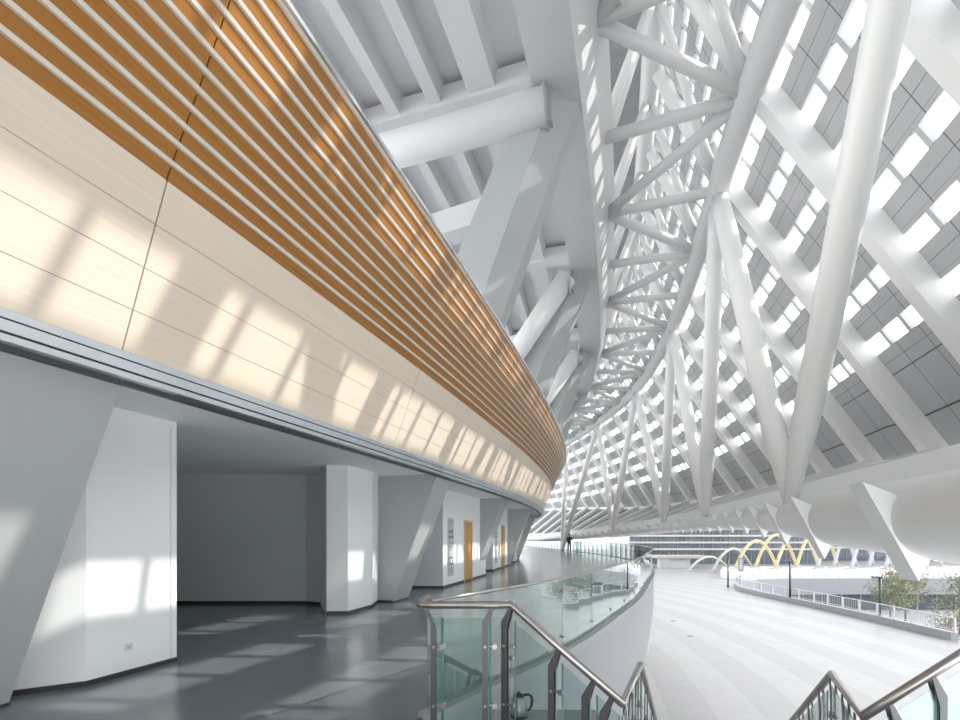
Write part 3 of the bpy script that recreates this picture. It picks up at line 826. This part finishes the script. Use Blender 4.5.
be = [(0, 1), (1, 2), (2, 3), (3, 4), (4, 5), (5, 6), (2, 7), (7, 8), (8, 9), (2, 10), (10, 11), (11, 12), (0, 13), (13, 14), (14, 15), (15, 16),
      (0, 17), (17, 18), (18, 19), (19, 20), (9, 21), (12, 22)]
br = [(.15, .11), (.15, .11), (.18, .12), (.09, .08), .055, .095, .075, .065, .05, .04, .065, .05, .04, .09, .065, .045, .04, .09, .065, .045, .04, .035, .035]
skin_body('body', bv, be, br, 'skin', pr)
cv = [(0, 0, .86), (0, 0, 1.12), (0, .01, 1.36), (0, 0, 1.50), (-.19, 0, 1.44), (-.26, .02, 1.17), (-.21, -.16, .98), (.19, 0, 1.44), (.28, -.02, 1.17), (.24, -.2, 1.02)]
ce = [(0, 1), (1, 2), (2, 3), (2, 4), (4, 5), (5, 6), (2, 7), (7, 8), (8, 9)]
skin_body('coat', cv, ce, [(.19, .15), (.18, .14), (.20, .14), (.085, .08), .085, .07, .06, .085, .07, .06], 'cloth_dark', pr)
tv = [(0, 0, .95), (-.10, 0, .88), (-.11, -.02, .52), (-.11, .02, .08), (.10, 0, .88), (.12, -.01, .52), (.13, .03, .08)]
skin_body('trousers', tv, [(0, 1), (1, 2), (2, 3), (0, 4), (4, 5), (5, 6)], [(.15, .12), .105, .085, .07, .105, .085, .07], 'cloth_grey', pr)
m = MB(); m.lathe(pb+V((0, .012, 1.66)), [(.06, -.04), (.10, .02), (.108, .09), (.09, .16), (.05, .195), (.01, .205)], 16); obj('hair', m, 'hair', parent=pr)
for s in (-1, 1):
    m = MB(); c = pb+V((.115*s if s < 0 else .135, -.05, 0)); m.lathe(c, [(.05, 0), (.055, .02), (.05, .06), (.03, .09)], 12); obj('shoe', m, 'black', parent=pr)

# ================================================================ plaza edge: kerb, fence, lamps
KP = [(32.45, 32.8), (33.1, 40), (33.4, 48), (33.4, 57), (33.8, 62), (35.2, 66), (38, 70), (42, 73), (48, 74.6), (60, 75), (90, 75), (125, 75)]
def resample(pts, step):
    out = [V((*pts[0], 0))]; 
    for a, b in zip(pts, pts[1:]):
        a, b = V((*a, 0)), V((*b, 0)); n = max(1, round((b-a).length/step))
        out += [a+(b-a)*(i+1)/n for i in range(n)]
    return out
kp = resample(KP, 2.0); GZ = -5.5
def nside(pts, i):
    d = (pts[min(i+1, len(pts)-1)]-pts[max(i-1, 0)]).normalized(); return V((d.y, -d.x, 0))
m = MB()
m.sweep([[p+nside(kp, i)*a+V((0, 0, z)) for a, z in ((-.25, GZ), (.25, GZ-2.0), (.25, GZ+.5), (-.25, GZ+.5))] for i, p in enumerate(kp)])
obj('plaza_kerb', m, 'plaza_concrete', label='low grey stone kerb wall curving along the edge of the sunken court', cat='kerb')
m = MB(); m.box((33.0, 32.42, -10), (120, 32.75, GZ+.1)); obj('court_wall', m, 'plaza_concrete', label='plain retaining wall at the near end of the sunken court', cat='wall')
fe = thing('plaza_fence', V((33.4, 40, GZ+.5)), label='white metal fence standing on the grey kerb around the sunken court', cat='fence')
for p in kp[:46]:
    m = MB(); m.box((p.x-.05, p.y-.05, GZ+.45), (p.x+.05, p.y+.05, GZ+1.5)); obj('fence_post', m, 'fence', parent=fe)
for z, r in ((1.48, .038), (.65, .025)):
    m = MB(); m.tube([p+V((0, 0, GZ+z)) for p in kp[:46]], r, 6); obj('fence_rail', m, 'fence', parent=fe)
m = MB()
for p in resample(KP, .22)[:330]: m.box((p.x-.012, p.y-.012, GZ+.65), (p.x+.012, p.y+.012, GZ+1.48))
obj('fence_infill', m, 'palegrey', parent=fe)
def lamp(px, py, Y, h, label):
    p = P(px, py, Y); p.z = GZ
    t = thing('lamp_post', p, label=label, cat='lamp post', group='dark lamp posts on the plaza')
    m = MB(); m.tube([p, p+V((0, 0, h))], .10, 10); obj('pole', m, 'dark_metal', parent=t)
    m = MB(); m.tube([p, p+V((0, 0, .25))], .18, 12); obj('base', m, 'dark_metal', parent=t)
    m = MB(); m.tube([p+V((0, 0, h-.1)), p+V((-.2, 0, h+.04)), p+V((-.4, 0, h+.06))], .06, 8); obj('arm', m, 'dark_metal', parent=t)
    m = MB(); m.box((p.x-.62, p.y-.14, h+GZ+.0), (p.x+.12, p.y+.14, h+GZ+.13)); obj('lamp_head', m, 'dark_metal', parent=t)
lamp(880, 621, 40.0, 3.6, 'dark lamp post on the kerb, nearest the trees')
lamp(790, 602, 51.6, 4.3, 'dark lamp post in front of the yellow arches')
lamp(728, 587, 66.8, 4.0, 'dark lamp post at the far bend of the kerb')
for px, py, w, lb in ((673, 621, .42, 'small dark drain cover on the plaza, further from the stairs'), (690, 636, .42, 'small dark drain cover on the plaza, nearer the stairs')):
    Y = 7.1*480/(py-536); p = P(px, py, Y); m = MB(); m.lathe((p.x, p.y, GZ), [(w/2, 0), (w/2, .012), (w/2-.03, .016)], 16)
    obj('drain_cover', m, 'dark_metal', label=lb, cat='drain cover', group='drain covers on the plaza')
Y = 7.1*480/(622.5-536); p = P(792, 622.5, Y); m = MB(); m.prism([(p.x-.55, p.y-.35, GZ), (p.x+.5, p.y-.35, GZ), (p.x+.6, p.y+.1, GZ), (p.x-.2, p.y+.35, GZ), (p.x-.6, p.y+.2, GZ)], (0, 0, .012))
obj('floor_mat', m, 'blue', label='small pale blue mat lying on the white plaza', cat='mat')

# ================================================================ far terrace with arches
m = MB(); tp = []
for a in range(90, 271, 15): q = math.radians(a); tp.append(V((46+4.6*math.cos(q), 81.5+4.6*math.sin(q), GZ)))
tp += [V((150, 76.9, GZ)), V((150, 91.2, GZ)), V((46, 91.2, GZ))]
m.prism(tp, (0, 0, 1.25)); obj('terrace', m, 'bright_stone', label='white raised terrace with a rounded end carrying the yellow arches', cat='terrace')
tr_ = thing('terrace_railing', V((60, 77.2, GZ+1.25)), label='thin pale railing along the front of the white terrace', cat='railing')
rp = [V((46+4.3*math.cos(math.radians(a)), 81.5+4.3*math.sin(math.radians(a)), GZ+1.25)) for a in range(150, 271, 15)]+[V((x, 77.2, GZ+1.25)) for x in range(48, 130, 3)]
m = MB(); m.tube([p+V((0, 0, .6)) for p in rp], .05, 6); obj('handrail', m, 'palegrey', parent=tr_)
for p in rp: m = MB(); m.tube([p, p+V((0, 0, .6))], .04, 6); obj('railing_post', m, 'palegrey', parent=tr_)
m = MB(); m.box((44, 75.05, -5.85), (140, 75.6, GZ)); obj('court_fascia', m, 'bright_stone', label='white fascia over the dark glass wall of the sunken court', cat='fascia')
m = MB(); m.box((40, 75.5, -6.75), (140, 76.2, -5.85)); obj('court_soffit', m, 'palegrey', label='pale grey strip under the white fascia of the sunken court', kind='structure')
cg = thing('court_glazing', V((70, 75.8, -10)), label='dark glass wall at the back of the sunken court below the terrace', cat='glass wall')
m = MB(); m.box((40, 75.8, -10), (140, 76, -6.7)); obj('pane', m, 'far_glass', parent=cg)
for x in range(42, 130, 3): m = MB(); m.box((x-.07, 75.65, -10), (x+.07, 75.8, -6.75)); obj('mullion', m, 'palegrey', parent=cg)

arch = [(688, 729, 557, 'offwhite', -5.5, 98, 'low off-white arch, the lowest and nearest the glass balcony'), (712, 753, 549, 'offwhite', -5.5, 95, 'second low off-white arch beside the yellow arches'),
        (735, 777, 541, 'yellow', -4.25, 86, 'deep yellow arch, the first yellow one next to the off-white arches'), (755, 797, 535, 'yellow', -4.25, 88, 'tall yellow arch, second of the yellow ones'),
        (775, 819, 531, 'lemon', -4.25, 86, 'pale lemon arch crossing the tall yellow arch'), (796, 838, 529, 'lemon', -4.25, 88, 'pale lemon arch half hidden by the ring tube'),
        (817, 857, 528, 'palegrey', -4.25, 86, 'pale grey arch, first beyond the lemon arches'), (833, 874, 527, 'palegrey', -4.25, 88, 'pale grey arch, second beyond the lemon arches'),
        (851, 891, 527, 'palegrey', -4.25, 86, 'pale grey arch, third beyond the lemon arches'), (868, 908, 527, 'palegrey', -4.25, 88, 'pale grey arch, fourth beyond the lemon arches'),
        (885, 925, 527, 'palegrey', -4.25, 86, 'pale grey arch, fifth beyond the lemon arches'), (900, 942, 527, 'palegrey', -4.25, 88, 'pale grey arch, sixth beyond the lemon arches'),
        (925, 968, 529, 'palegrey', -4.25, 86, 'pale grey arch above the trees of the court')]
for x0, x1, yp, mn, zf, Yc, lb in arch:
    a, b = P(x0, 570, Yc-2.2), P(x1, 570, Yc+2.2); zt = 1.6+(536-yp)/480*Yc; pts = []
    for j in range(25):
        f = j/24; h = 1-abs(2*f-1)**2.0
        pts.append(V((a.x+(b.x-a.x)*f, a.y+(b.y-a.y)*f, zf+(zt-zf)*h)))
    t = thing('arch', (a+b)/2, label=lb, cat='arch', group='crossing arches on the terrace')
    m = MB(); m.tube(pts, .27, 12); obj('arch_tube', m, mn, parent=t)
    for q in (a, b): m = MB(); m.box((q.x-.6, q.y-.6, zf), (q.x+.6, q.y+.6, zf+.35)); obj('arch_foot', m, 'palegrey', parent=t)
# small things on the plaza near the arches
p0, p1 = P(667, 572, 106), P(690, 572, 106)
m = MB(); m.box((p0.x, 106, GZ), (p1.x, 110, GZ+2.2))
sh = thing('pavilion', V(((p0.x+p1.x)/2, 108, GZ)), label='low white pavilion with a flat roof in front of the office building', cat='pavilion')
obj('wall', m, 'white_stone', parent=sh)
m = MB(); m.box((p0.x-2.4, 105, GZ+2.2), (p1.x+4, 111, GZ+2.75)); obj('roof', m, 'offwhite', parent=sh)
m = MB(); m.box((p0.x-1.8, 105.4, GZ), (p0.x+.3, 107, GZ+2.2)); obj('pier', m, 'palegrey', parent=sh)
p = P(741, 573, 79); p.z = GZ+1.25; HB = GZ+1.25
tm = thing('information_totem', p, label='dark grey upright sign slab with pale lines in front of the yellow arches', cat='sign')
m = MB(); m.box((p.x-.42, p.y-.1, HB), (p.x+.42, p.y+.1, HB+2.25)); obj('slab', m, 'sign_dark', parent=tm)
m = MB()
for j in range(6): m.box((p.x-.28, p.y-.125, HB+.4+j*.29), (p.x+.06+.05*(j % 3), p.y-.101, HB+.5+j*.29))
obj('lettering', m, 'plate', parent=tm)

# office building beyond
def office(x0, x1, y, zt, label, step, seed):
    rr = random.Random(seed)
    t = thing('office_building', V(((x0+x1)/2, y, GZ)), label=label, cat='building')
    m = MB(); m.box((x0, y, GZ), (x1, y+20, zt)); obj('glass_wall', m, 'far_glass', parent=t)
    z = -1.95; k = 0
    while z < zt:
        m = MB(); m.box((x0-.5, y-1.0, z), (x1+.5, y+.1, z+.42)); obj('floor_band', m, 'white_stone', parent=t); z += step; k += 1
    m = MB(); x = x0
    while x < x1:
        m.box((x, y-.12, GZ), (x+.12, y-.02, zt)); x += rr.choice((1.1, 1.1, 2.2))
    obj('window_mullions', m, 'far_mullion', parent=t)
office(38, 86, 122, 9, 'long office building with white floor bands and dark windows beyond the plaza', 1.7, 2)
office(92, 190, 138, 9, 'dark glass office building beyond the pale grey arches', 2.6, 3)

# ================================================================ trees in the court
def tree(x, y, zb, h, w, nl, label, seed, lm='leaf'):
    rr = random.Random(seed); b = V((x, y, zb))
    t = thing('court_tree', b, label=label, cat='tree', group='trees in the sunken court')
    m = MB(); pts = [b, b+V((.1, 0, h*.3)), b+V((.05, .1, h*.6)), b+V((0, 0, h*.92))]
    m.tube(pts, [.16, .12, .08, .03], 8); tips = []
    for k in range(14):
        a = rr.uniform(0, 6.28); z = rr.uniform(.35, .85)*h; L = w*rr.uniform(.5, 1.0)*(1.15-z/h*.6)
        s = b+V((0, 0, z)); e = s+V((math.cos(a)*L, math.sin(a)*L, rr.uniform(.1, .3)*h)); mid = (s+e)/2+V((0, 0, -.1))
        m.tube([s, mid, e], [.05, .035, .015], 5); tips += [mid, e, (mid+e)/2, e]
    obj('trunk', m, 'bark', parent=t)
    m = MB()
    for k in range(nl):
        c = rr.choice(tips); c = c+V((rr.gauss(0, .42), rr.gauss(0, .42), rr.gauss(0, .32)))
        a = V((rr.uniform(-1, 1), rr.uniform(-1, 1), rr.uniform(-.6, .6))).normalized(); q = a.cross(V((rr.uniform(-1, 1), rr.uniform(-1, 1), rr.uniform(-1, 1)))).normalized()
        s = rr.uniform(.09, .2)
        m.face([m.v(c-a*s), m.v(c+q*s*.45), m.v(c+a*s), m.v(c-q*s*.45)])
    obj('foliage', m, lm, parent=t, recalc=False)
tree(49.5, 58, -10, 6.6, 3.0, 1700, 'bushy grey-green tree rising from the sunken court, behind the nearest lamp post', 1)
tree(54, 61, -10, 6.8, 3.0, 1700, 'bushy olive tree in the sunken court, between the lamp post and the glass wall', 2, 'leaf_dry')
tree(57, 57, -10, 6.2, 2.4, 1200, 'thin grey-green tree in the sunken court near the edge of the view', 3)
tree(43, 44, -10, 5.0, 1.6, 700, 'slender sapling just behind the end of the white fence', 4, 'leaf_dry')
tree(52, 47, -10, 6.0, 2.4, 1200, 'tree at the near end of the sunken court', 5)
tree(44, 36, -10, 6.5, 2.6, 1300, 'tree beside the near retaining wall of the court', 6)

# ================================================================ light, world, camera
w = bpy.data.worlds.new('sky'); S.world = w; w.use_nodes = True
nt = w.node_tree; bg = nt.nodes['Background']; bg.inputs[1].default_value = 1.0
tc = nt.nodes.new('ShaderNodeTexCoord'); sx = nt.nodes.new('ShaderNodeSeparateXYZ'); nt.links.new(tc.outputs['Generated'], sx.inputs[0])
cr = nt.nodes.new('ShaderNodeValToRGB'); nt.links.new(sx.outputs[2], cr.inputs[0]); nt.links.new(cr.outputs[0], bg.inputs[0])
els = cr.color_ramp.elements
els[0].position = 0.0; els[0].color = (1.79, 1.80, 1.81, 1)
els[1].position = 1.0; els[1].color = (.46, .51, .57, 1)
e = els.new(.35); e.color = (1.50, 1.53, 1.56, 1)
e = els.new(.7); e.color = (.84, .88, .93, 1)
sd = bpy.data.lights.new('sun', 'SUN'); sd.energy = 1.95; sd.angle = math.radians(.6); sd.color = (1.0, .95, .87)
so = bpy.data.objects.new('sun', sd); COL.objects.link(so); so['kind'] = 'helper'
ELEV, AZ = math.radians(35.5), math.radians(0)
dirv = V((-math.cos(ELEV)*math.cos(AZ), math.cos(ELEV)*math.sin(AZ), -math.sin(ELEV)))
so.rotation_euler = dirv.to_track_quat('-Z', 'Y').to_euler(); so.location = (40, 10, 40)

cd = bpy.data.cameras.new('camera'); co = bpy.data.objects.new('camera', cd); COL.objects.link(co)
co.location = (0, 0, EYE); co.rotation_euler = (math.radians(90), 0, 0)
cd.sensor_width = 36; cd.sensor_fit = 'HORIZONTAL'; cd.lens = 18; cd.shift_x = 0; cd.shift_y = (HZ-360)/960.0
cd.clip_start = .05; cd.clip_end = 1000
S.camera = co
S.view_settings.view_transform = 'Standard'; S.view_settings.look = 'None'; S.view_settings.gamma = 1
S.view_settings.use_curve_mapping = False; S.view_settings.exposure = 1.16
S.cycles.max_bounces = 10; S.cycles.diffuse_bounces = 6; S.cycles.glossy_bounces = 4; S.cycles.transparent_max_bounces = 24
S.cycles.sample_clamp_indirect = 8.0
